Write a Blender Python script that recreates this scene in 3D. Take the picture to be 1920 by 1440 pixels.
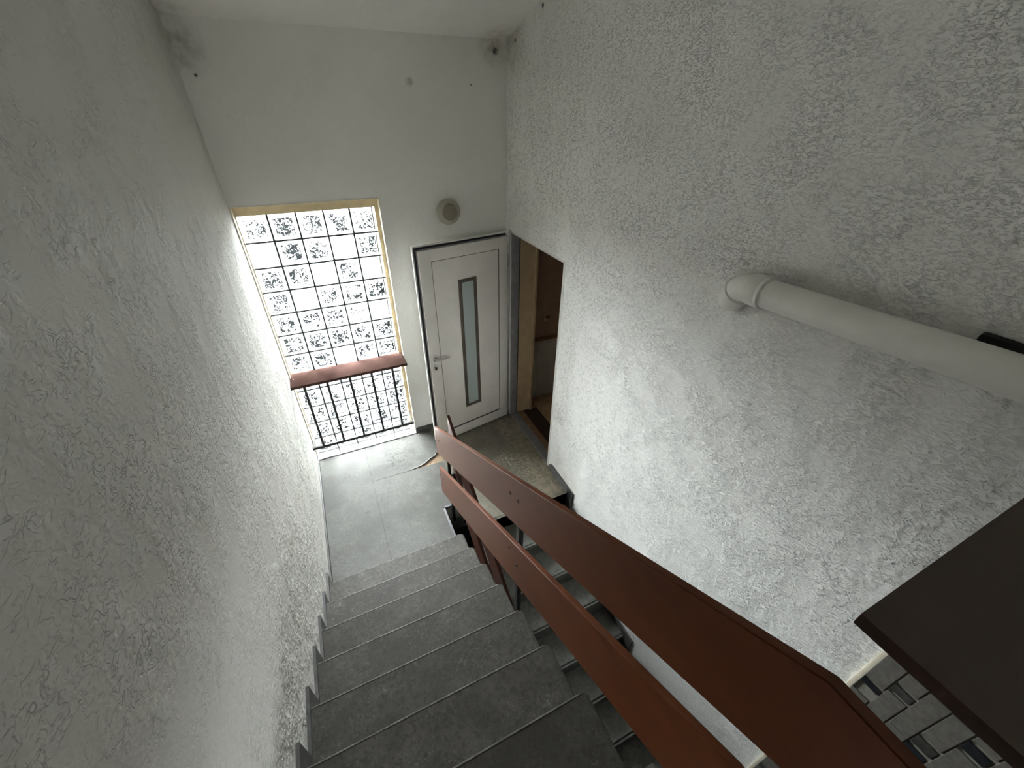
import bpy, bmesh, math, random
from mathutils import Vector, Matrix
random.seed(7)
scn = bpy.context.scene
col = scn.collection
for o in list(bpy.data.objects):
    bpy.data.objects.remove(o, do_unlink=True)

# ------------------------------------------------------------------ camera
CAM = Vector((-1.5745, -3.4823, 2.9673))
YAW, PITCH, ROLL, FPX = 0.4434, 0.6022, 0.0134, 765.05
fw = Vector((math.sin(YAW)*math.cos(PITCH), math.cos(YAW)*math.cos(PITCH), -math.sin(PITCH)))
rt = Vector((math.cos(YAW), -math.sin(YAW), 0)); up = rt.cross(fw)
rt2 = math.cos(ROLL)*rt + math.sin(ROLL)*up; up2 = -math.sin(ROLL)*rt + math.cos(ROLL)*up
cd = bpy.data.cameras.new('camera'); cam = bpy.data.objects.new('camera', cd); col.objects.link(cam)
cam.matrix_world = Matrix(((rt2.x, up2.x, -fw.x, CAM.x), (rt2.y, up2.y, -fw.y, CAM.y), (rt2.z, up2.z, -fw.z, CAM.z), (0, 0, 0, 1)))
cd.sensor_fit = 'HORIZONTAL'; cd.sensor_width = 36; cd.lens = FPX/1920*36; cd.clip_start = 0.02
scn.camera = cam
# ------------------------------------------------------------------ light
w = bpy.data.worlds.new('overcast_sky'); scn.world = w; w.use_nodes = True
bgn = w.node_tree.nodes['Background']
SKY, GROUND = 51.0, 2.5          # overcast sky and the duller paved ground under it
wt = w.node_tree; tcn = wt.nodes.new('ShaderNodeTexCoord'); spn = wt.nodes.new('ShaderNodeSeparateXYZ')
mrn = wt.nodes.new('ShaderNodeMapRange'); mrn.inputs[1].default_value = -.03; mrn.inputs[2].default_value = .03
mrn.inputs[3].default_value = GROUND; mrn.inputs[4].default_value = SKY
wt.links.new(tcn.outputs['Generated'], spn.inputs[0]); wt.links.new(spn.outputs[2], mrn.inputs[0]); wt.links.new(mrn.outputs[0], bgn.inputs[1])
bgn.inputs[0].default_value = (1.0, 0.99, 0.965, 1)
pl = bpy.data.lights.new('window_sky_portal', 'AREA'); pl.shape = 'RECTANGLE'; pl.size = 1.0; pl.size_y = 2.55
pl.cycles.is_portal = True
po = bpy.data.objects.new('window_sky_portal', pl); col.objects.link(po)
po.location = (-1.5655, 0.43, 1.10); po.rotation_euler = (math.radians(-90), 0, 0)   # local -Z looks to -y, into the stairwell
pl2 = bpy.data.lights.new('fill_window_sky_portal', 'AREA'); pl2.shape = 'RECTANGLE'; pl2.size = .6; pl2.size_y = .5
pl2.cycles.is_portal = True
po2 = bpy.data.objects.new('fill_window_sky_portal', pl2); col.objects.link(po2)
po2.location = (-1.2, -5.87, 1.80); po2.rotation_euler = (math.radians(90), 0, 0)   # portal of the unseen window added behind the camera as fill light
scn.view_settings.view_transform = 'Standard'; scn.view_settings.look = 'None'
scn.view_settings.gamma = 1; scn.view_settings.use_curve_mapping = False
scn.view_settings.exposure = 1.74

# ------------------------------------------------------------------ materials
M = {}
class NT:
    def __init__(s, name):
        s.m = bpy.data.materials.new(name); s.m.use_nodes = True
        s.t = s.m.node_tree; s.n = s.t.nodes
        s.b = s.n['Principled BSDF']; s.out = s.n['Material Output']; M[name] = s.m
        s._pos = None
    def new(s, ty, **k):
        x = s.n.new(ty)
        for a, v in k.items(): setattr(x, a, v)
        return x
    def link(s, a, b): s.t.links.new(a, b)
    def pos(s):
        if not s._pos: s._pos = s.new('ShaderNodeNewGeometry').outputs['Position']
        return s._pos
    def mapping(s, scale=(1, 1, 1), rot=(0, 0, 0), src=None, loc=None):
        m = s.new('ShaderNodeMapping'); m.inputs['Scale'].default_value = scale; m.inputs['Rotation'].default_value = rot
        if loc is not None: s.link(loc, m.inputs['Location'])
        s.link(src or s.pos(), m.inputs['Vector']); return m.outputs[0]
    def noise(s, scale, detail=4, rough=.55, dist=0, vec=None):
        n = s.new('ShaderNodeTexNoise'); n.inputs['Scale'].default_value = scale; n.inputs['Detail'].default_value = detail
        n.inputs['Roughness'].default_value = rough; n.inputs['Distortion'].default_value = dist
        s.link(vec or s.pos(), n.inputs['Vector']); return n.outputs['Fac']
    def rng(s, x, a, b, c=0, d=1, smooth=True):
        m = s.new('ShaderNodeMapRange'); m.interpolation_type = 'SMOOTHSTEP' if smooth else 'LINEAR'
        s.link(x, m.inputs[0])
        for i, v in zip((1, 2, 3, 4), (a, b, c, d)): m.inputs[i].default_value = v
        return m.outputs[0]
    def math(s, op, a, b=None, c=None):
        m = s.new('ShaderNodeMath', operation=op)
        for i, v in enumerate((a, b, c)):
            if v is None: continue
            if isinstance(v, (int, float)): m.inputs[i].default_value = v
            else: s.link(v, m.inputs[i])
        return m.outputs[0]
    def mix(s, f, a, b):
        m = s.new('ShaderNodeMix', data_type='RGBA')
        if isinstance(f, (int, float)): m.inputs['Factor'].default_value = f
        else: s.link(f, m.inputs['Factor'])
        for k, v in (('A', a), ('B', b)):
            i = [x for x in m.inputs if x.name == k and x.type == 'RGBA'][0]
            if isinstance(v, tuple): i.default_value = v + (1,) if len(v) == 3 else v
            else: s.link(v, i)
        return [x for x in m.outputs if x.type == 'RGBA'][0]
    def near(s, p, r, r0=0.0):
        d = s.new('ShaderNodeVectorMath', operation='DISTANCE'); s.link(s.pos(), d.inputs[0]); d.inputs[1].default_value = p
        return s.rng(d.outputs['Value'], r0, r, 1, 0)
    def bump(s, h, dist=.003, strength=1.0, prev=None):
        b = s.new('ShaderNodeBump'); b.inputs['Distance'].default_value = dist; b.inputs['Strength'].default_value = strength
        s.link(h, b.inputs['Height'])
        if prev: s.link(prev, b.inputs['Normal'])
        return b.outputs[0]
    def set(s, color=None, rough=None, normal=None, spec=None, metal=None):
        for k, v in (('Base Color', color), ('Roughness', rough), ('Normal', normal), ('Specular IOR Level', spec), ('Metallic', metal)):
            if v is None: continue
            if isinstance(v, tuple): s.b.inputs[k].default_value = v + (1,)
            elif isinstance(v, (int, float)): s.b.inputs[k].default_value = v
            else: s.link(v, s.b.inputs[k])
        return s.m

def plain(name, c, rough=.5, metal=0, var=.12, scale=30, bump=0, spec=None):
    t = NT(name); n = t.noise(scale, 4)
    d = tuple(x*(1-var) for x in c); e = tuple(min(1, x*(1+var)) for x in c)
    t.set(t.mix(t.rng(n, .3, .7), d, e), rough, metal=metal, spec=spec)
    if bump: t.set(normal=t.bump(n, bump))
    return t

def plaster(name, base, relief, stains=(), smooth=.0, rough=.55, ani=(1, 1, 1), rot=(0, 0, 0), scale=46, spec=.35):
    t = NT(name)
    big = t.noise(1.3, 5, .6); mid = t.noise(9, 5, .6)
    c = t.mix(t.rng(big, .3, .75), tuple(x*.93 for x in base), base)
    c = t.mix(t.rng(mid, .35, .75, 0, .35), c, tuple(x*.93 for x in base))
    for p, r, col_, k in stains:
        f = t.math('MULTIPLY', t.near(p, r), t.rng(t.noise(22/max(r, .05)*.15, 4), .3, .7, k*.35, k))
        c = t.mix(f, c, col_)
    v = t.mapping(ani, rot)
    n1 = t.noise(scale, 2, .5, .5, v)
    pits = t.rng(n1, .36, .50)                                    # short dug-out strokes in a flat coat
    n2 = t.noise(scale*.62, 2, .5, .9, v)
    worm = t.math('ABSOLUTE', t.math('SUBTRACT', n2, .5)); worm = t.rng(worm, 0, .045)
    seg = t.rng(t.noise(scale*.45, 2), .47, .60)
    worm = t.math('SUBTRACT', 1, t.math('MULTIPLY', t.math('SUBTRACT', 1, worm), seg))
    mask = t.rng(t.noise(5.5, 4, .6), .36, .64, smooth, 1)
    h = t.math('MULTIPLY', t.math('ADD', t.math('MULTIPLY', pits, .8), worm), mask)
    h = t.math('ADD', h, t.math('MULTIPLY', t.noise(24, 4, .6), .5))
    nb = t.bump(h, relief)
    slow = t.bump(t.noise(2.2, 2), .02, .25, nb)
    t.set(c, rough, slow, spec)
    return t

dirt = (.20, .18, .14)
plaster('plaster_right', (.88, .87, .835), .0042, [((0, -1.25, .05), .42, (.50, .45, .37), .5), ((0, -.10, 3.32), .28, (.35, .31, .24), .7), ((0, -.05, 2.6), .3, (.52, .48, .40), .35), ((0, -1.12, .7), .16, (.45, .41, .35), .45), ((0, -.532, 3.46), .02, (.03, .03, .03), 2), ((0, -.145, 3.33), .02, (.06, .05, .04), 2), ((0, -2.42, 2.42), .16, (.45, .40, .32), .4)], smooth=.30, ani=(1, .8, 1.7), rot=(.75, 0, 0), scale=74, spec=.2)
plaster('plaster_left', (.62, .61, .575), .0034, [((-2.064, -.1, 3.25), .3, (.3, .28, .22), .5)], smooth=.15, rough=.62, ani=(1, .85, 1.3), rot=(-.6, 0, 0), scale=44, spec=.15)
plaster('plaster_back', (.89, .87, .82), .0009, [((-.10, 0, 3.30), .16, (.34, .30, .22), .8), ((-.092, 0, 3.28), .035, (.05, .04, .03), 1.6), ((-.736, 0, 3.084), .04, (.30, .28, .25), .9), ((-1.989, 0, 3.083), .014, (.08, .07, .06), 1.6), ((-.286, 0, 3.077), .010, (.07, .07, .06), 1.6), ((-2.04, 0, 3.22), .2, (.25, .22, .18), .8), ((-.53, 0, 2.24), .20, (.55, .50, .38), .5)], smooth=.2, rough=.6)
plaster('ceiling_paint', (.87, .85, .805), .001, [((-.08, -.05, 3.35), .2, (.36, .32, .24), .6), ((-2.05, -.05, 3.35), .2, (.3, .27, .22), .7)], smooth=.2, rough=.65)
plaster('render_outside', (.035, .040, .038), .002, rough=.8)
plain('window_frame_tan', (.66, .54, .34), .5, var=.10, scale=14)
plain('window_reveal_cream', (.80, .73, .58), .5, var=.08, scale=20)
plain('mortar', (.05, .052, .055), .9, var=.2, scale=60, bump=.001)
plain('white_pvc', (.78, .74, .68), .35, var=.04, scale=5)
plain('white_pvc_edge', (.80, .79, .76), .35, var=.03, scale=5)
plain('rubber_black', (.012, .012, .012), .6)
plain('bronze_trim', (.10, .08, .06), .4, var=.1)
plain('stainless', (.55, .53, .50), .28, metal=1, var=.05)
plain('lock_dark', (.06, .05, .04), .4, metal=.6)
plain('frame_grey', (.23, .22, .22), .45, var=.12, scale=12)
plain('frame_white', (.66, .63, .59), .4, var=.05)
plain('lining_beige', (.42, .30, .17), .55, var=.08, scale=8)
plain('hall_wall_brown', (.52, .35, .24), .7, var=.08, scale=8)
plain('hall_board', (.72, .66, .58), .6, var=.07, scale=10)
plain('oak_trim', (.30, .16, .06), .45, var=.2, scale=18)
plain('threshold_wood', (.24, .13, .07), .5, var=.2, scale=25)
plain('dark_mat', (.035, .018, .010), .8, var=.3, scale=60)
plain('hall_floor_wood', (.50, .32, .17), .5, var=.15, scale=12)
plain('steel_black', (.02, .02, .021), .45, metal=.3, var=.3)
plain('steel_side', (.05, .045, .043), .5, var=.3)
plain('pipe_white', (.82, .80, .75), .35, var=.05, scale=7)
plain('edge_metal', (.16, .155, .165), .7, metal=0, var=.2, scale=40)
plain('skirting_dark', (.085, .085, .08), .5, var=.25, scale=25)
plain('concrete_side', (.60, .60, .57), .8, var=.15, scale=12)
plain('brick_tile', (.135, .125, .108), .7, var=.18, scale=45, bump=.001)
plain('brick_accent', (.018, .02, .024), .35, var=.3, scale=45)
plain('brick_accent_grey', (.05, .05, .045), .5, var=.3, scale=45)
plain('grout', (.21, .195, .165), .9, var=.15, scale=60)
plain('hole_dark', (.012, .013, .010), .9)
plain('screw', (.03, .02, .018), .5, metal=.5)
# wood / laminate
def wood(name, c, dark, rough, scale=6, grain=(1, 1, 1), spec=.5):
    t = NT(name); v = t.mapping(grain)
    g = t.noise(scale, 6, .6, .4, v); m = t.noise(2.5, 3)
    cc = t.mix(t.rng(g, .3, .72), dark, c); cc = t.mix(t.rng(m, .35, .7, 0, .3), cc, tuple(min(1, x*1.25) for x in c))
    t.set(cc, rough, t.bump(t.noise(300, 2), .0002), spec); return t
wood('rail_board', (.115, .032, .010), (.085, .023, .007), .32, 5, (3, .6, 3), .33)
wood('rail_board_dark', (.060, .020, .012), (.045, .015, .009), .40, 5, (3, .6, 3), .3)
wood('rail_edge', (.21, .085, .045), (.15, .055, .03), .4, 20, (3, .5, 3))
wood('shelf_top', (.062, .036, .031), (.045, .025, .021), .8, 16, (.6, 3, 3), .0)
wood('dark_shelf', (.060, .035, .024), (.048, .028, .020), .45, 5, (1, 1, 3))
# stone look vinyl
def stone(name, a, b, c, rough, bumpd=.0012, wear=None, spec=.4, vary=0, fleck=None):
    t = NT(name)
    n1 = t.noise(7, 6, .65); n2 = t.noise(48, 6, .7, .6); n3 = t.noise(2.4, 4, .6)
    cc = t.mix(t.rng(n1, .36, .64), a, b); cc = t.mix(t.rng(n2, .42, .66, 0, .75), cc, c)
    cc = t.mix(t.rng(n3, .44, .64, 0, .62), cc, tuple(x*.66 for x in a))
    if fleck:
        f1 = t.math('MULTIPLY', t.rng(t.noise(55, 6, .8, 1.0), .53, .68), t.rng(t.noise(4.5, 4, .6), .40, .60))
        cc = t.mix(t.math('MULTIPLY', f1, .75), cc, fleck)
    if wear: cc = wear(t, cc)
    if vary:
        oi = t.new('ShaderNodeObjectInfo').outputs['Random']
        cc = t.mix(t.rng(oi, 0, 1, 0, vary, False), cc, tuple(x*.55 for x in a))
    r = t.math('ADD', t.math('MULTIPLY', n1, .25), rough - .12)
    t.set(cc, r, t.bump(t.math('ADD', n2, t.math('MULTIPLY', n1, .8)), bumpd), spec); return t
stone('tread_vinyl', (.068, .063, .053), (.108, .101, .088), (.034, .030, .024), .5, vary=.5, spec=.25, fleck=(.26, .25, .225))
def landing_wear(t, c):
    for p, r, k in (((-1.35, -.28, 0), .30, .7), ((-1.84, -.36, 0), .12, .6), ((-1.72, -.86, 0), .035, 1.3), ((-1.95, -.6, 0), .2, .3), ((-1.98, -1.2, 0), .25, .25)):
        f = t.math('MULTIPLY', t.near(p, r), t.rng(t.noise(34, 5, .7), .50, .62, 0, k)); c = t.mix(f, c, (.045, .042, .036))
    return c
stone('landing_vinyl', (.132, .130, .120), (.162, .160, .149), (.106, .104, .095), .6, wear=landing_wear, spec=.12)
def door_wear(t, c):
    g = t.mapping((5.5, 2.2, 1))
    sx = t.new('ShaderNodeSeparateXYZ'); t.link(t.pos(), sx.inputs[0])
    band = t.math('MULTIPLY', t.rng(sx.outputs[0], -.30, -.17), t.rng(sx.outputs[1], -.12, -.2))
    c = t.mix(t.math('MULTIPLY', band, t.rng(t.noise(16, 5, .7), .38, .62, 0, .85)), c, (.33, .27, .19))
    for p, r in (((-.17, -.98, 0), .33), ((-.33, -.78, 0), .16)):
        f = t.math('MULTIPLY', t.near(p, r), t.rng(t.noise(40, 6, .75), .5, .6, 0, .9)); c = t.mix(f, c, (.50, .44, .34))
    return c
stone('landing_vinyl_dark', (.17, .155, .12), (.23, .21, .165), (.12, .108, .082), .45, wear=door_wear)
stone('lower_tread_vinyl', (.19, .19, .168), (.27, .27, .243), (.125, .122, .105), .45)
plain('lower_riser', (.15, .152, .135), .5, var=.25, scale=25)
plain('worn_edge_highlight', (.155, .147, .13), .5, var=.4, scale=40)  # paler tone carries the highlight painted on the tread noses
stone('screed_brown', (.30, .21, .13), (.38, .28, .18), (.22, .15, .09), .8)
stone('upper_floor_vinyl', (.155, .150, .138), (.22, .215, .20), (.105, .098, .085), .45)

# glass of the blocks: clear with a cast wavy relief on its room face
def glass_mats():
    t = NT('glass_block_face'); t.n.remove(t.b)
    tc = t.new('ShaderNodeTexCoord').outputs['Object']
    oi = t.new('ShaderNodeObjectInfo').outputs['Random']
    cmb = t.new('ShaderNodeCombineXYZ')
    for i, k in enumerate((37.0, 61.0, 89.0)): t.link(t.math('MULTIPLY', oi, k), cmb.inputs[i])
    v = t.mapping((1, .3, 1), src=tc, loc=cmb.outputs[0])
    n = t.noise(30, 2.2, .5, 1.4, v)
    ln = t.math('ABSOLUTE', t.math('SUBTRACT', n, .5))
    wdt = t.rng(t.math('FRACT', t.math('MULTIPLY', oi, 17.3)), .03, .22, -.02, .074, False)
    wdt = t.math('MULTIPLY', wdt, t.rng(t.noise(9, 1, .5, 0, v), .36, .56, .62, 1.12))
    line = t.math('SUBTRACT', 1, t.rng(t.math('SUBTRACT', ln, wdt), -.006, .008))
    # only inside the block's field, not on its rim
    sx = t.new('ShaderNodeSeparateXYZ'); t.link(tc, sx.inputs[0])
    ax = t.math('MAXIMUM', t.math('ABSOLUTE', sx.outputs[0]), t.math('ABSOLUTE', sx.outputs[2]))
    line = t.math('MULTIPLY', line, t.rng(ax, .062, .070, 1, 0))
    rim = t.rng(t.math('ABSOLUTE', t.math('SUBTRACT', ax, .072)), .0016, .0036, 1, 0)
    c = t.mix(line, (.86, .90, .93), (.015, .0175, .019))
    c = t.mix(t.math('MULTIPLY', rim, .9), c, (.03, .034, .037))
    tr = t.new('ShaderNodeBsdfTransparent'); t.link(c, tr.inputs[0])
    gl = t.new('ShaderNodeBsdfGlossy'); gl.inputs['Roughness'].default_value = .12
    nb = t.bump(n, .004); t.link(nb, gl.inputs['Normal'])
    mx = t.new('ShaderNodeMixShader'); mx.inputs[0].default_value = .06
    t.link(tr.outputs[0], mx.inputs[1]); t.link(gl.outputs[0], mx.inputs[2]); t.link(mx.outputs[0], t.out.inputs[0])
    t = NT('glass_block_body'); t.n.remove(t.b)
    tr = t.new('ShaderNodeBsdfTransparent'); tr.inputs[0].default_value = (.93, .96, .97, 1)
    gl = t.new('ShaderNodeBsdfGlossy'); gl.inputs['Roughness'].default_value = .1
    mx = t.new('ShaderNodeMixShader'); mx.inputs[0].default_value = .05
    t.link(tr.outputs[0], mx.inputs[1]); t.link(gl.outputs[0], mx.inputs[2]); t.link(mx.outputs[0], t.out.inputs[0])
glass_mats()
t = NT('frosted_pane'); t.set((.42, .47, .45), .25, spec=.5); t.set(normal=t.bump(t.noise(90, 3), .0006))
t = NT('lamp_glass'); t.set((.42, .385, .31), .3, spec=.5); t.b.inputs['Transmission Weight'].default_value = 0.0
t = NT('lamp_inner'); t.set((.27, .235, .175), .3)

# ------------------------------------------------------------------ mesh helpers
def link(name, me, mat, parent=None, loc=(0, 0, 0)):
    o = bpy.data.objects.new(name, me); col.objects.link(o)
    if mat is not None and not me.materials:
        for m in (mat if isinstance(mat, (list, tuple)) else [mat]): me.materials.append(M[m])
    o.location = loc
    if parent: o.parent = parent
    return o
def me_from(bm, name, smooth=False, recalc=True):
    if recalc: bmesh.ops.recalc_face_normals(bm, faces=bm.faces)
    me = bpy.data.meshes.new(name); bm.to_mesh(me); bm.free()
    if smooth:
        for p in me.polygons: p.use_smooth = True
        try: me.set_sharp_from_angle(angle=math.radians(40))
        except Exception: pass
    return me
def bx(bm, a, b, bev=0):
    x0, y0, z0 = a; x1, y1, z1 = b
    vs = [bm.verts.new((x, y, z)) for x in (x0, x1) for y in (y0, y1) for z in (z0, z1)]
    fs = [bm.faces.new([vs[i] for i in f]) for f in ((0, 1, 3, 2), (4, 6, 7, 5), (0, 4, 5, 1), (2, 3, 7, 6), (0, 2, 6, 4), (1, 5, 7, 3))]
    if bev:
        es = list({e for f in fs for e in f.edges})
        bmesh.ops.bevel(bm, geom=es, offset=bev, segments=2, affect='EDGES', profile=.6)
def box(name, a, b, mat, parent=None, bev=0.0):
    """box given by world corners a, b; the object sits at the box's centre"""
    c = Vector([(p+q)/2 for p, q in zip(a, b)])
    bm = bmesh.new(); bx(bm, Vector(a)-c, Vector(b)-c, bev)
    me = me_from(bm, name, smooth=bev > 0)
    return link(name, me, mat, parent, c - (WL(parent) if parent else Vector()))
def WL(p):
    v = Vector()
    while p: v += p.location; p = p.parent
    return v
def prism(name, pts, axis, lo, hi, mat, parent=None, bev=0.0):
    """polygon pts in the plane normal to axis, from lo to hi (world coordinates)"""
    bm = bmesh.new()
    def P(p, h): q = list(p); q.insert(axis, h); return Vector(q)
    c = (sum((P(p, lo) for p in pts), Vector())/len(pts) + sum((P(p, hi) for p in pts), Vector())/len(pts))/2
    A = [bm.verts.new(P(p, lo)-c) for p in pts]; B = [bm.verts.new(P(p, hi)-c) for p in pts]
    bm.faces.new(A); bm.faces.new(B[::-1])
    for i in range(len(pts)): bm.faces.new((A[i], A[(i+1) % len(pts)], B[(i+1) % len(pts)], B[i]))
    bmesh.ops.recalc_face_normals(bm, faces=bm.faces)
    if bev: bmesh.ops.bevel(bm, geom=list(bm.edges), offset=bev, segments=2, affect='EDGES')
    me = me_from(bm, name, smooth=bev > 0)
    return link(name, me, mat, parent, c - (WL(parent) if parent else Vector()))
def tube_bm(bm, pts, rads, n=20, caps=True):
    pts = [Vector(p) for p in pts]; rings = []
    t0 = (pts[1]-pts[0]).normalized(); ref = Vector((1, 0, 0)) if abs(t0.x) < .8 else Vector((0, 0, 1))
    u = (ref - t0*ref.dot(t0)).normalized()
    for i, p in enumerate(pts):
        a = pts[max(i-1, 0)]; b = pts[min(i+1, len(pts)-1)]; tt = (b-a)
        if tt.length < 1e-9: tt = t0
        tt.normalize(); u = (u - tt*u.dot(tt)).normalized(); v = tt.cross(u); t0 = tt
        rings.append([bm.verts.new(p + (u*math.cos(k*2*math.pi/n) + v*math.sin(k*2*math.pi/n))*rads[i]) for k in range(n)])
    for r, s in zip(rings, rings[1:]):
        for k in range(n): bm.faces.new((r[k], r[(k+1) % n], s[(k+1) % n], s[k]))
    if caps: bm.faces.new(rings[0][::-1]); bm.faces.new(rings[-1])
def tube(name, pts, rads, mat, parent=None, n=20):
    pts = [Vector(p) for p in pts]; c = sum(pts, Vector())/len(pts)
    if isinstance(rads, (int, float)): rads = [rads]*len(pts)
    bm = bmesh.new(); tube_bm(bm, [p-c for p in pts], rads, n)
    return link(name, me_from(bm, name, True), mat, parent, c - (WL(parent) if parent else Vector()))
def tag(o, label=None, cat=None, group=None, kind=None):
    for k, v in (('label', label), ('category', cat), ('group', group), ('kind', kind)):
        if v: o[k] = v
    return o
def thing(name, loc, label, cat, group=None, kind=None):
    o = bpy.data.objects.new(name, None); col.objects.link(o); o.location = loc; o.empty_display_size = .1
    return tag(o, label, cat, group, kind)
def multi(name, boxes, mat, parent=None):
    bm = bmesh.new()
    for a, b in boxes: bx(bm, a, b)
    return link(name, me_from(bm, name), mat, parent, -(WL(parent) if parent else Vector()))

# ------------------------------------------------------------------ dimensions
W = 2.0637; XS = -1.0598; NL = 1.5315; G = .2554; H = .1716; NL2 = 1.403
UF = 8*H; YUP = -NL-7*G            # upper floor level, its edge
LOW = -11*H; YR = -5.6; XLOW = -.93
WX0, WX1, WZ0, WZ1 = -W, -1.067, -.17, 2.3647

# ------------------------------------------------------------------ setting
def slab_with_hole(name, axis, lo, hi, u0, u1, v0, v1, hole, mat):
    hu0, hu1, hv0, hv1 = hole
    parts = [((u0, v0), (hu0, v1)), ((hu1, v0), (u1, v1)), ((hu0, v0), (hu1, hv0)), ((hu0, hv1), (hu1, v1))]
    bm = bmesh.new()
    for (a, b), (c, d) in parts:
        if c-a < 1e-6 or d-b < 1e-6: continue
        A = [a, b]; B = [c, d]; A.insert(axis, lo); B.insert(axis, hi); bx(bm, A, B)
    return link(name, me_from(bm, name), mat)
wb = slab_with_hole('wall_back', 1, 0, .42, -W-.25, .25, LOW-.1, 3.6, (WX0, WX1, WZ0, WZ1), 'plaster_back')
tag(wb, 'smooth off-white back wall around the glass block window', 'wall', kind='structure')
wr = slab_with_hole('wall_right', 0, 0, .25, YR, 0, LOW-.1, 4.2, (-1.015, -.125, 0, 2.04), 'plaster_right')
tag(wr, 'rough white plastered wall with the doorway and the drain pipe', 'wall', kind='structure')
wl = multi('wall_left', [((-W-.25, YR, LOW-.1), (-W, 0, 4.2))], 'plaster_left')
tag(wl, 'grey-white wall of rough shiny plaster beside the stone steps', 'wall', kind='structure')
we = slab_with_hole('wall_rear', 1, YR-.25, YR, -W-.25, .25, LOW-.1, 4.2, (-1.5, -.9, 1.55, 2.05), 'plaster_left')  # opening is cut for the added fill window
tag(we, 'white plastered wall closing the stairwell opposite the glass blocks', 'wall', kind='structure')
wo = multi('wall_sky_block', [((-1.03, .42, LOW-.1), (-.75, 1.5, 5.0))], 'render_outside')  # added to keep side sky light off the left wall
tag(wo, 'dark rendered wall added outside the glass block window to block side skylight', 'wall', kind='structure')
ce = prism('ceiling', [(.25, 3.345), (-.0, 3.345), (-1.6, 3.345+1.6*.28), (YR, 3.345+1.6*.28), (YR, 4.1), (.25, 4.1)], 0, -W-.1, .1, 'ceiling_paint')
tag(ce, 'stained off-white ceiling sloping up from the window wall', 'ceiling', kind='structure')

# landing floor: screed slab with vinyl sheets laid on it
fl = prism('floor', [(-W, 0), (0, 0), (0, -NL2+.012), (XLOW, -NL2+.012), (XLOW, -1.10), (-1.09, -1.10), (-1.09, -NL-.02), (-W, -NL-.02)], 2, -.19, -.006, 'concrete_side')
prism('screed', [(-1.55, -.4), (-.80, -.25), (-.80, -.62), (-1.55, -.62)], 2, -.0065, -.0035, 'screed_brown', fl)
tag(fl, 'stair landing floor with pale vinyl sheets, one corner torn', 'floor', kind='structure')
def sheet(name, pts, mat, z0=-.004, z1=0.0): return prism(name, pts, 2, z0, z1, mat, fl)
sheet('vinyl_sheet', [(-W+.012, -.02), (-1.6195, -.02), (-1.6195, -NL), (-W+.012, -NL)], 'landing_vinyl')
box('joint_strip', (-1.622, -NL, -.0065), (-1.613, -.02, -.0028), 'rubber_black', fl)
box('joint_strip', (-1.6165, -.536, -.0066), (-1.2, -.520, -.0029), 'rubber_black', fl)
sheet('vinyl_sheet', [(-1.6165, -.02), (-.93, -.02), (-.90, -.375), (-.95, -.40), (-.985, -.435), (-1.03, -.452), (-1.07, -.475), (-1.11, -.50), (-1.15, -.512), (-1.28, -.529), (-1.6165, -.524)], 'landing_vinyl')
sheet('vinyl_sheet', [(-1.6165, -.527), (-1.28, -.5325), (-.93, -.541), (-.93, -1.095), (-1.095, -1.095), (-1.095, -NL), (-1.6165, -NL)], 'landing_vinyl')
sheet('vinyl_sheet', [(-.928, -.02), (0, -.02), (0, -NL2), (XLOW, -NL2), (XLOW, -.55), (-.898, -.372)], 'landing_vinyl_dark')
# torn edge curling up: a ragged ribbon
bm = bmesh.new()
edge = [(-1.28, -.531, .000), (-1.19, -.522, .002), (-1.13, -.512, .006), (-1.10, -.505, .013), (-1.085, -.486, .008), (-1.06, -.478, .014), (-1.035, -.452, .007), (-1.015, -.455, .013), (-.985, -.437, .007), (-.965, -.414, .012), (-.94, -.402, .006), (-.905, -.376, .009)]
lo_ = []; up_ = []; un_ = []
for x, y, z in edge:
    lo_.append(bm.verts.new((x-.006, y+.016, .001))); up_.append(bm.verts.new((x, y, z+.002))); un_.append(bm.verts.new((x-.001, y+.003, max(z-.004, .0005))))
for i in range(len(edge)-1):
    bm.faces.new((lo_[i], up_[i], up_[i+1], lo_[i+1])); bm.faces.new((up_[i], un_[i], un_[i+1], up_[i+1]))
link('torn_edge', me_from(bm, 'torn_edge', recalc=False), 'landing_vinyl', fl, -WL(fl))
box('edge_strip', (-1.104, -NL, -.02), (-1.086, -1.085, .004), 'edge_metal', fl, .001)
box('edge_strip', (-1.104, -1.104, -.02), (XLOW-.002, -1.086, .004), 'edge_metal', fl, .001)
box('edge_strip', (-W+.005, -.022, -.004), (-1.069, -.004, .006), 'edge_metal', fl, .001)
box('skirting', (-W, -NL, 0), (-W+.012, -.002, .045), 'skirting_dark', fl, .001)
box('skirting', (-1.064, -.012, 0), (-.02, 0, .062), 'skirting_dark', fl, .001)
prism('skirting', [(-1.06, 0), (-1.49, -.02), (-1.49, .078), (-1.10, .085), (-1.06, .05)], 0, -.014, 0, 'skirting_dark', fl)
ub = multi('floor_upper', [((-W, YR, UF-.2), (-1.03, YUP-.02, UF-.003)), ((-1.03, YR, UF-.2), (0, -4.35, UF-.003))], 'upper_floor_vinyl')
tag(ub, 'grey floor at the head of the stairs', 'floor', kind='structure')
lf = multi('floor_lower', [((-W, YR, LOW-.1), (0, 0, LOW))], 'lower_tread_vinyl')
tag(lf, 'dark floor at the foot of the lower steps', 'floor', kind='structure')

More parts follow.
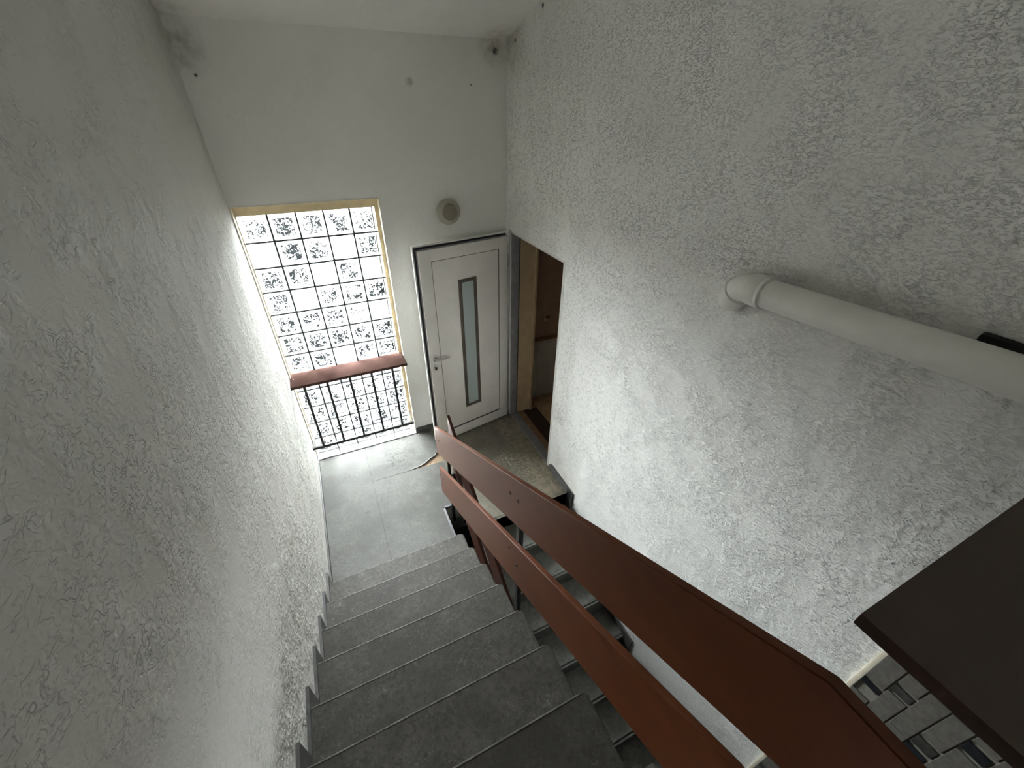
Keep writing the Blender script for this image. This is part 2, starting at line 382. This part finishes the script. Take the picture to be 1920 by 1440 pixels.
# ------------------------------------------------------------------ stair flights
def rounded_tread(x0, x1, depth, th, r=.022):
    pts = [(x0, 0), (x1-r, 0)]
    pts += [(x1-r+r*math.sin(a), -r+r*math.cos(a)) for a in [math.pi/2*i/5 for i in range(1, 6)]]
    pts += [(x1, -depth), (x0, -depth)]
    bm = bmesh.new()
    A = [bm.verts.new((x, y, -th)) for x, y in pts]; B = [bm.verts.new((x, y, 0)) for x, y in pts]
    bm.faces.new(A); bm.faces.new(B[::-1]); n = len(pts)
    for i in range(n): bm.faces.new((A[i], A[(i+1) % n], B[(i+1) % n], B[i]))
    bmesh.ops.recalc_face_normals(bm, faces=bm.faces)
    bmesh.ops.bevel(bm, geom=[e for e in bm.edges if all(v.co.z > -th/2 for v in e.verts)], offset=.004, segments=2, affect='EDGES')
    return me_from(bm, 'tread', True)
fu = thing('stair_flight', (-1.56, -NL, 0), 'grey stone-look steps rising from the landing beside the shiny rough wall', 'stairs')
tm = rounded_tread(-W+.004, XS, G+.03, .035)
for i in range(8):
    y = -NL-i*G; z = (i+1)*H
    if i == 7:
        break
    tr = link('tread', tm, 'tread_vinyl', fu, Vector((0, y, z))-fu.location)
    box('nosing_highlight', (-W+.012, y-.0045, z-.004), (XS-.022, y+.0012, z+.0009), 'worn_edge_highlight', fu, .0008)  # thin paler strip paints the highlight along the worn tread nose
    box('riser', (-W+.004, y-.03, z-H+(0.0 if i else 0)), (XS-.01, y-.018, z-.033), 'tread_vinyl', fu)
    # stepped skirting on the wall
    bm_pts = [(y+.002, z-H), (y+.082, z-H), (y+.082, z+.022), (y-G+.082, z+.022), (y-G+.082, z), (y+.002, z)]
    prism('skirting', bm_pts, 0, -W, -W+.014, 'skirting_dark', fu)
# top tread is the edge of the floor above
y = -NL-7*G; z = 8*H
link('tread', tm, 'tread_vinyl', fu, Vector((0, y, z))-fu.location)
box('riser', (-W+.004, y-.03, z-H), (XS-.01, y-.018, z-.033), 'tread_vinyl', fu)
prism('skirting', [(y+.002, z-H), (y+.082, z-H), (y+.082, z+.022), (y-.6, z+.022), (y-.6, z), (y+.002, z)], 0, -W, -W+.014, 'skirting_dark', fu)
prof = []
for i in range(8):
    y = -NL-i*G; prof += [(y-.032, i*H if i else -.19), (y-.032, (i+1)*H-.036)]
prof += [(YUP-.05, UF-.036), (YUP-.05, UF-.2), (-NL-.3, -.19)]
prism('stair_body', prof, 0, -W+.002, XS-.012, 'concrete_side', fu)

fd = thing('stair_flight', (-.46, -NL2, 0), 'dark steps descending from the landing along the rough white wall', 'stairs')
def plain_tread(x0, x1, depth, th):
    bm = bmesh.new(); bx(bm, (x0, 0, -th), (x1, depth, 0), .003)
    return me_from(bm, 'tread', True)
tl = plain_tread(XLOW, -.001, G+.03, .035); tl2 = plain_tread(XLOW, -.018, G+.03, .035)
for k in range(1, 12):
    y = -NL2-k*G; z = -k*H
    if k < 11: link('tread', tl if k < 8 else tl2, 'lower_tread_vinyl', fd, Vector((0, y, z))-fd.location)
    box('riser', (XLOW, y+G+.012, z), (-.001 if k < 8 else -.018, y+G+.024, z+H-.0), 'lower_riser', fd)
    if k < 8:
        prism('skirting', [(y+G, z), (y+G, z+H+.08), (y+G-.09, z+H+.08), (y+G-.09, z+.08), (y, z+.08), (y, z)], 0, -.014, -.001, 'skirting_dark', fd)
prof = []
for k in range(1, 12):
    y = -NL2-(k-1)*G; prof += [(y+.026, -(k-1)*H-(.19 if k == 1 else .036)), (y+.026, -k*H-.036)]
prof += [(-NL2-11*G, LOW), (-NL2-9.5*G, LOW), (-NL2+.026, -.45)]
prism('stair_body', prof, 0, XLOW+.004, -.018, 'concrete_side', fd)

# ------------------------------------------------------------------ glass block window
wn = thing('window_1', (-1.5655, .12, WZ0), 'tall glass block window reaching down to the landing floor', 'window', kind='structure')
YG = .08; PCX = .1899; PRZ = .1903; GX0 = -2.0497; GZT = 2.2899
box('frame_rail', (WX0, .07, GZT), (WX1, .20, WZ1), 'window_frame_tan', wn)
box('frame_stile', (WX0, .07, WZ0), (GX0, .20, GZT), 'window_frame_tan', wn)
box('frame_stile', (GX0+5*PCX-.004, .07, WZ0), (WX1, .20, GZT), 'window_frame_tan', wn)
box('reveal_trim', (WX1-.006, -.003, WZ0), (WX1+.001, .071, WZ1), 'window_reveal_cream', wn)
box('reveal_trim', (WX0-.001, -.001, WZ0), (WX0+.008, .071, WZ1), 'window_reveal_cream', wn)
box('reveal_trim', (WX0, -.003, WZ1-.007), (WX1, .071, WZ1+.001), 'window_reveal_cream', wn)
# mortar joints between the blocks
J = .009
bm = bmesh.new()
for k in range(1, 5): bx(bm, (GX0+k*PCX-J/2, YG+.012, WZ0), (GX0+k*PCX+J/2, YG+.07, GZT))
for k in range(1, 13): bx(bm, (GX0, YG+.013, GZT-k*PRZ-J/2), (GX0+5*PCX, YG+.069, GZT-k*PRZ+J/2))
link('mortar_joint', me_from(bm, 'mortar_joint'), 'mortar', wn, -WL(wn))
bm = bmesh.new(); J2 = .0125
for k in range(1, 5): bx(bm, (GX0+k*PCX-J2/2, YG-.001, WZ0), (GX0+k*PCX+J2/2, YG+.004, GZT))
for k in range(1, 13): bx(bm, (GX0, YG-.0005, GZT-k*PRZ-J2/2), (GX0+5*PCX, YG+.0035, GZT-k*PRZ+J2/2))
link('pointing', me_from(bm, 'pointing'), 'mortar', wn, -WL(wn))
def block_mesh(w, h):
    d = .08; bm = bmesh.new(); a = w/2; b = h/2
    def ring(ins, y): return [bm.verts.new((sx*(a-ins), y, sz*(b-ins))) for sx, sz in ((-1, -1), (1, -1), (1, 1), (-1, 1))]
    rs = [ring(0, d), ring(0, .010), ring(.004, .003), ring(.012, 0), ring(.018, .004), ring(.022, .003)]
    for p, q in zip(rs, rs[1:]):
        for k in range(4): bm.faces.new((p[k], p[(k+1) % 4], q[(k+1) % 4], q[k]))
    f = bm.faces.new(rs[-1]); f2 = bm.faces.new(rs[0][::-1])
    bmesh.ops.recalc_face_normals(bm, faces=bm.faces)
    for x in bm.faces: x.material_index = 0 if (abs(x.normal.y) > .5 and x is not f2) else 1
    me = me_from(bm, 'glass_block', recalc=False); me.materials.append(M['glass_block_face']); me.materials.append(M['glass_block_body'])
    return me
bmsh = block_mesh(PCX-J+.002, PRZ-J+.002); blast = block_mesh(PCX-J-.006, PRZ-J+.002)
for r in range(13):
    for c in range(5):
        link('glass_block', blast if c == 4 else bmsh, None, wn, Vector((GX0+(c+.5)*PCX-(.003 if c == 4 else 0), YG, GZT-(r+.5)*PRZ))-wn.location)
for x0, x1 in ((WX1-.045, WX1+.02),):
    box('outer_reveal', (x0, .20, WZ0), (x1, .43, WZ1), 'render_outside', wn)

w2 = thing('fill_window', (-1.2, YR-.12, 1.55), 'small white framed window added behind the camera as fill light', 'window', kind='structure')  # unseen window, added to bring fill light into the stairwell
for a_, b_ in (((-1.5, 1.55), (-1.46, 2.05)), ((-.94, 1.55), (-.9, 2.05)), ((-1.46, 1.55), (-.94, 1.59)), ((-1.46, 2.01), (-.94, 2.05))):
    box('frame', (a_[0], YR-.16, a_[1]), (b_[0], YR-.10, b_[1]), 'frame_white', w2, .002)
box('pane', (-1.465, YR-.135, 1.585), (-.935, YR-.125, 2.015), 'glass_block_body', w2)
# guard with wide shelf in front of the glass
gd = thing('window_guard', (-1.5655, -.03, 0), 'red-brown shelf board on a black bar railing in front of the glass blocks', 'railing')
box('shelf_board', (-W+.002, -.148, .942), (-1.073, .082, .968), 'shelf_top', gd, .002)
for x, y in ((-2.035, -.02), (-1.10, -.02)): tube('screw', [(x, y, .967), (x, y, .970)], .006, 'screw', gd, 10)
box('bottom_rail', (-W+.004, -.136, .235), (-1.094, -.112, .262), 'steel_black', gd, .001)
for x in (-1.961, -1.776, -1.587, -1.399, -1.212): box('baluster', (x-.010, -.134, .26), (x+.010, -.114, .944), 'steel_black', gd, .001)
for x in (-W+.02, -1.10): box('wall_bracket', (x-.006, -.114, .24), (x+.006, .075, .258), 'steel_black', gd)

# ------------------------------------------------------------------ open door leaf
P0 = Vector((-.03, -.12, 0)); D = Vector((-.985, -.172, 0)).normalized(); N = Vector((D.y, -D.x, 0))   # N points to the back wall
dr = thing('door_1', P0, 'white door with a narrow frosted pane standing open against the back wall', 'door', kind='structure')
dr.rotation_euler = (0, 0, math.atan2(-D.y, -D.x))   # local -x runs from the hinge along the leaf, local +y to the back wall
def dbox(name, s0, s1, z0, z1, f, b, mat, parent=None, bev=0.0):
    """s along the leaf from the hinge, f/b = front and back offset behind the face (positive to the wall)"""
    c = Vector((-(s0+s1)/2, (f+b)/2, (z0+z1)/2)); bm = bmesh.new()
    bx(bm, (-(s1-s0)/2, -(b-f)/2, -(z1-z0)/2), ((s1-s0)/2, (b-f)/2, (z1-z0)/2), bev)
    base = c if parent is None else c - parent.location
    return link(name, me_from(bm, name, bev > 0), mat, parent or dr, base)
T = 2.004
dbox('rebate_flange', .004, .895, .03, T+.034, .036, .052, 'white_pvc_edge', None, .002)
dbox('seal', .012, .884, .02, T+.022, .028, .036, 'rubber_black')
dbox('core', .010, .868, .016, T+.008, .012, .028, 'frame_grey')
dbox('stile', .012, .103, .012, T, 0, .014, 'white_pvc', None, .003)
dbox('stile', .757, .864, .012, T, 0, .014, 'white_pvc', None, .003)
dbox('rail', .103, .757, 1.909, T, 0.0005, .014, 'white_pvc', None, .002)
dbox('rail', .103, .757, .118, .128, 0.0005, .014, 'rubber_black')
dbox('drip_board', .012, .864, .012, .118, -.012, .014, 'white_pvc', None, .004)
dbox('seal', .1025, .1085, .13, 1.909, .0005, .014, 'rubber_black')
dbox('seal', .753, .757, .13, 1.909, .001, .014, 'bronze_trim')
dbox('seal', .103, .757, 1.905, 1.9095, .001, .014, 'bronze_trim')
panel = dbox('panel', .1085, .753, .128, 1.905, .004, .020, 'white_pvc')
ga, gb, gc, gd_ = .343, .525, .333, 1.709
dbox('pane_frame', ga, ga+.032, gc, gd_, -.003, .012, 'bronze_trim', None, .001)
dbox('pane_frame', gb-.032, gb, gc, gd_, -.003, .012, 'bronze_trim', None, .001)
dbox('pane_frame', ga+.032, gb-.032, gc, gc+.032, -.003, .012, 'bronze_trim', None, .001)
dbox('pane_frame', ga+.032, gb-.032, gd_-.03, gd_, -.003, .012, 'bronze_trim', None, .001)
dbox('pane', ga+.03, gb-.03, gc+.03, gd_-.028, .0005, .010, 'frosted_pane')
def dtube(name, pts, r, mat, parent=None, n=16):
    P = [Vector((-s, f, z)) for s, f, z in pts]; c = sum(P, Vector())/len(P); bm = bmesh.new()
    tube_bm(bm, [p-c for p in P], [r]*len(P) if isinstance(r, float) else r, n)
    base = c if parent is None else c - parent.location
    return link(name, me_from(bm, name, True), mat, parent or dr, base)
def dplate(name, s, z, ws, hz, f, b, mat, parent=None):
    bm = bmesh.new(); n = 24; pr = []
    for yy, k in ((b, 1.0), (f+.002, 1.0), (f, .88)):
        ring = []
        for i in range(n):
            a = 2*math.pi*i/n; cx, cz = math.cos(a)*ws, math.sin(a)*ws
            cz += (hz-ws) if math.sin(a) > 0 else -(hz-ws)
            ring.append(bm.verts.new((cx*k, yy-(f+b)/2, cz*k)))
        pr.append(ring)
    for p, q_ in zip(pr, pr[1:]):
        for i in range(n): bm.faces.new((p[i], p[(i+1) % n], q_[(i+1) % n], q_[i]))
    bm.faces.new(pr[0][::-1]); bm.faces.new(pr[-1])
    c = Vector((-s, (f+b)/2, z))
    return link(name, me_from(bm, name, True), mat, parent or dr, c if parent is None else c - parent.location)
hd = dplate('handle_rose', .818, 1.022, .016, .035, -.009, .002, 'stainless')
dtube('lever', [(.818, -.004, 1.022), (.818, -.035, 1.022), (.814, -.048, 1.022), (.803, -.055, 1.022), (.76, -.056, 1.022), (.69, -.055, 1.022)], .0095, 'stainless', hd)
ck = dplate('lock_escutcheon', .818, .925, .016, .033, -.009, .002, 'stainless')
dplate('keyhole', .818, .918, .007, .017, -.0105, -.008, 'lock_dark', ck)
for z0, z1 in ((1.738, 1.836), (.334, .443)): dtube('hinge', [(-.004, .02, z0), (-.004, .02, z1)], .011, 'stainless')

# door frame in the right wall, threshold, and the hall behind
fr = thing('trim_1', (.05, -.57, 0), 'grey metal door frame with screw holes in the rough white wall', 'door frame', kind='structure')
def frame_box(nm, a, b, m, bev=0.0): return box(nm, a, b, m, fr, bev)
fj = frame_box('jamb', (-.004, -.138, 0), (.072, -.110, 2.03), 'frame_grey', .001)
for z in (1.858, 1.686, 1.102, .456, .301): tube('screw_hole', [(.021, -.1385, z), (.021, -.1365, z)], .004, 'rubber_black', fj, 10)
frame_box('jamb', (-.012, -.124, 0), (-.002, -.09, 2.05), 'frame_white', .001)
frame_box('seal', (.072, -.137, 0), (.082, -.120, 2.03), 'rubber_black')
frame_box('lining', (.082, -.137, 0), (.25, -.115, 2.03), 'lining_beige')
frame_box('lining', (.235, -.160, 0), (.262, -.115, 2.03), 'lining_beige', .002)
frame_box('head', (.0, -1.015, 2.025), (.25, -.115, 2.04), 'frame_white')
frame_box('jamb', (.002, -1.022, .0), (.25, -1.006, 2.04), 'frame_white')
frame_box('plaster_bead', (-.002, -1.034, 0.0), (.003, -1.008, 2.04), 'frame_white', .002)
frame_box('threshold', (0, -1.006, -.004), (.09, -.137, .012), 'frame_grey', .002)
frame_box('threshold_board', (.09, -1.006, -.004), (.16, -.137, .010), 'threshold_wood', .002)
frame_box('door_mat', (.16, -1.006, -.006), (.335, -.137, .004), 'dark_mat')
hf = multi('floor_hall', [((.25, -2.2, -.2), (2.4, .05, -.006)), ((.0, -1.015, -.2), (.25, -.125, -.006)), ((.335, -2.0, -.006), (2.4, .05, .012))], 'hall_floor_wood')
tag(hf, 'light brown wooden hall floor behind the doorway', 'floor', kind='structure')
hw = multi('wall_hall', [((.25, .05, -.2), (2.4, .25, 2.6)), ((2.3, -2.2, -.2), (2.5, .25, 2.6)), ((.25, -2.4, -.2), (2.5, -2.2, 2.6)), ((.25, -2.4, 2.5), (2.5, .25, 2.6))], 'hall_wall_brown')
tag(hw, 'brown hall walls seen through the doorway', 'wall', kind='structure')
ht = thing('trim_2', (.9, .045, 0), 'pale board panelling under a wooden dado rail in the hall', 'panelling', kind='structure')
for i in range(8): box('board', (.262+i*.15, .036, .012), (.262+i*.15+.147, .052, .79), 'hall_board', ht, .002)
box('dado_rail', (.262, .018, .785), (1.47, .052, .825), 'oak_trim', ht, .003)
hk = thing('wall_hook', (.498, .05, 1.04), 'small pale hook fixed on the brown hall wall', 'hook')
box('plate', (.484, .036, 1.01), (.512, .051, 1.085), 'hall_board', hk, .004)
box('peg', (.478, .005, 1.055), (.53, .037, 1.075), 'oak_trim', hk, .004)

# ------------------------------------------------------------------ stair railing of the upper flight
XB = -1.08; TB = .022
def railline(y): return .8932 + .5897*(-1.0415-y)
rg = thing('stair_railing', (XB, -2.2, 0), 'railing of two wide red-brown boards beside the rising grey steps', 'railing')
y0, y1 = -1.0415, -3.462
def rboard(name, pts): 
    o = prism(name, pts, 0, XB, XB+TB, 'rail_board', rg, .0025); return o
h1 = .2773
zt = railline(y1)
rboard('board', [(y0, railline(y0)), (y1, zt), (-5.3, zt), (-5.3, zt+.053-h1), (y1-.09, zt+.053-h1), (y0, railline(y0)-h1)])
def l2(y): return .4527 + .6041*(-1.0427-y)
h2 = .302; z2 = l2(-3.462)
rboard('board', [(-1.0427, l2(-1.0427)), (-3.462, z2), (-5.3, z2), (-5.3, z2+.058-h2), (-3.462-.096, z2+.058-h2), (-1.0427, l2(-1.0427)-h2)])
for y, z in ((-1.066, .803), (-1.152, .841), (-2.44, 1.618), (-2.515, 1.648), (-1.059, .38), (-1.152, .417), (-2.433, 1.23), (-2.513, 1.196)):
    tube('bolt', [(XB-.003, y, z), (XB+.002, y, z)], .008, 'screw', rg, 12)
def post(x0, x1, y, z0, z1):
    p = box('post', (x0, y-.014, z0), (x1, y+.014, z1), 'steel_black', rg, .001); return p
post(-1.028, -1.006, -1.122, -.185, railline(-1.12)-.06)
for z in (.78, .36): box('spacer', (XB+TB-.002, -1.134, z), (-1.026, -1.108, z+.03), 'steel_black', rg)
post(XB+TB-.001, XB+TB+.021, -2.478, .36, railline(-2.478)-.05)
post(XB+TB-.001, XB+TB+.021, -3.86, UF-.15, zt-.05)
box('crossbar', (-1.008, -1.130, .395), (XB+.104, -1.114, .412), 'steel_black', rg, .001)
box('bracket', (XB+.088, -1.130, .33), (XB+.104, -1.114, .396), 'steel_black', rg, .001)

# railing of the lower flight
XD = -.975
rl = thing('stair_railing', (XD, -2.2, -.5), 'darker board railing following the steps that descend from the landing', 'railing')
def d1(y): return .955 - .62*(-1.10-y)
def dboard(off, h, ya, yb):
    prism('board', [(ya, d1(ya)-off), (yb, d1(yb)-off), (yb, d1(yb)-off-h), (ya, d1(ya)-off-h)], 0, XD, XD+TB, 'rail_board_dark', rl, .0025)
dboard(0, .28, -1.055, -3.9); dboard(.45, .30, -1.09, -3.9)
for y in (-1.20, -2.45, -3.7): box('post', (XD+TB-.001, y-.014, d1(y)-1.05), (XD+TB+.02, y+.014, d1(y)-.05), 'steel_side', rl, .001)

# ------------------------------------------------------------------ dark shelf board above the stairwell
sb = thing('shelf', (0, -3.86, 2.249), 'dark brown shelf board fixed to the wall above the brick cladding', 'shelf')
box('shelf_board', (-.90, -4.34, 2.249), (.002, -3.42, 2.279), 'dark_shelf', sb, .002)
box('support_panel', (-.86, -4.34, UF-.004), (-.01, -4.31, 2.25), 'dark_shelf', sb)

# brick slip cladding on the right wall, from the trim towards the rear
bc = thing('wall_cladding', (0, -3.95, 0), 'grey brick tile cladding with dark accents under the dark shelf', 'tiles')
Y0 = -3.462; RW = .0648
multi('backing', [((-.006, YR, LOW), (.001, Y0, 2.24))], 'grout', bc)
box('edge_trim', (-.014, Y0-.004, LOW), (.001, Y0+.014, 2.24), 'window_reveal_cream', bc, .003)
rb = random.Random(4)
mesh_cache = {}
def slip(ln):
    k = round(ln, 3)
    if k not in mesh_cache:
        bm = bmesh.new(); bx(bm, (-.008, -(RW-.005)/2, -ln/2+.0015), (.002, (RW-.005)/2, ln/2-.0015), .0015)
        mesh_cache[k] = me_from(bm, 'brick_tile', False)
    return mesh_cache[k]
named = {0: [(.92, .22, 0), (1.108, .032, 2), (1.235, .20, 0)], 1: [(1.08, .17, 0), (1.198, .042, 1), (1.30, .14, 0)], 2: [(1.19, .30, 0)], 3: [(.98, .10, 2), (1.075, .055, 1), (1.21, .19, 0)], 4: [(1.08, .23, 0), (1.235, .05, 2), (1.37, .19, 0)]}
mats3 = ['brick_tile', 'brick_accent_grey', 'brick_accent']
def put(row, zc, ln, mk):
    me = slip(ln)
    if not me.materials: me.materials.append(M[mats3[0]])
    o = link('brick_tile', me, None, bc, Vector((-.006, Y0-(row+.5)*RW-.002, zc))-bc.location)
    o.material_slots[0].link = 'OBJECT'; o.material_slots[0].material = M[mats3[mk]]
for row in range(10):
    segs = named.get(row, [])
    lo = segs[0][0]-segs[0][1]/2 if segs else 1.0+rb.uniform(-.1, .1); hi = segs[-1][0]+segs[-1][1]/2 if segs else lo
    for zc, ln, mk in segs: put(row, zc, ln, mk)
    z = hi
    while z < 2.0:
        ln = rb.choice((.20, .14, .05, .22)); put(row, z+ln/2, ln, 0 if ln > .1 else rb.choice((1, 2))); z += ln
    z = lo
    while z > -.45:
        ln = rb.choice((.20, .14, .05, .22)); put(row, z-ln/2, ln, 0 if ln > .1 else rb.choice((1, 2))); z -= ln

# ------------------------------------------------------------------ drain pipe on the right wall
pp = thing('drain_pipe', (-.075, -3.0, 2.42), 'fat white plastic drain pipe with an elbow bending into the rough wall', 'pipe')
R_ = .054; XP = -.085
def paxis(y): return 2.388 + (-2.55-y)*.052
tube('pipe', [(XP, -5.55, paxis(-5.55)), (XP, -3.6, paxis(-3.6)), (XP, -2.545, paxis(-2.545))], R_, 'pipe_white', pp, 40)
a = Vector((XP, -2.575, paxis(-2.575)))
def arc(p, d0, d1, r, n=8):
    d0 = d0.normalized(); d1 = d1.normalized(); ang = d0.angle(d1); nrm = (d1 - d0*d0.dot(d1)).normalized()
    return [p + d0*r*math.sin(ang*i/n) + nrm*r*(1-math.cos(ang*i/n)) for i in range(n+1)]
dA = Vector((0, 1, -.05)); dB = Vector((.30, .62, -.72)); dC = Vector((1, .35, -.35))
s0 = a; s1 = Vector((XP, -2.508, paxis(-2.508)))
tube('socket', [s0, s0+Vector((0, .004, 0)), s0+Vector((0, .012, 0)), s0+Vector((0, .018, -.001)), s0+Vector((0, .022, -.001)), s1], [.056, .0625, .0625, .0585, .060, .060], 'pipe_white', pp, 40)
e1 = arc(s1, dA, dB, .075)
tube('elbow', [s1-Vector((0, .004, 0))]+e1, [.060]+[.056]*len(e1), 'pipe_white', pp, 40)
k = e1[-1]; u = dB.normalized()
tube('socket', [k-u*.002, k+u*.002, k+u*.010, k+u*.016, k+u*.05], [.056, .062, .062, .059, .059], 'pipe_white', pp, 40)
k2 = k+u*.045; e2 = arc(k2, dB, dC, .06)
tube('elbow', e2+[e2[-1]+dC.normalized()*.10], [.057]*(len(e2)+1), 'pipe_white', pp, 40)
box('wall_bracket', (-.035, -3.75, 2.42), (.003, -3.13, 2.480), 'hole_dark', pp, .012)

# ------------------------------------------------------------------ wall lamp above the door
lm = thing('wall_lamp', (-.53, 0, 2.224), 'round unlit glass lamp on the back wall above the door', 'lamp')
def lathe(name, prof, mat, parent, n=40):
    bm = bmesh.new(); rings = []
    for r, y in prof: rings.append([bm.verts.new((r*math.cos(2*math.pi*i/n), y, r*math.sin(2*math.pi*i/n))) for i in range(n)])
    for p, q_ in zip(rings, rings[1:]):
        for i in range(n): bm.faces.new((p[i], p[(i+1) % n], q_[(i+1) % n], q_[i]))
    bm.faces.new(rings[-1]); bm.faces.new(rings[0][::-1])
    return link(name, me_from(bm, name, True), mat, parent)
lathe('base', [(.060, .001), (.060, -.02)], 'frame_white', lm)
sh = lathe('glass_shade', [(.097, -.012), (.101, -.015), (.101, -.019), (.096, -.023), (.080, -.030), (.068, -.036), (.064, -.042)], 'lamp_glass', lm)
lathe('glass_dome', [(.064, -.034), (.064, -.052), (.060, -.062), (.048, -.068), (.030, -.071), (.028, -.074), (.020, -.076)], 'lamp_inner', lm)
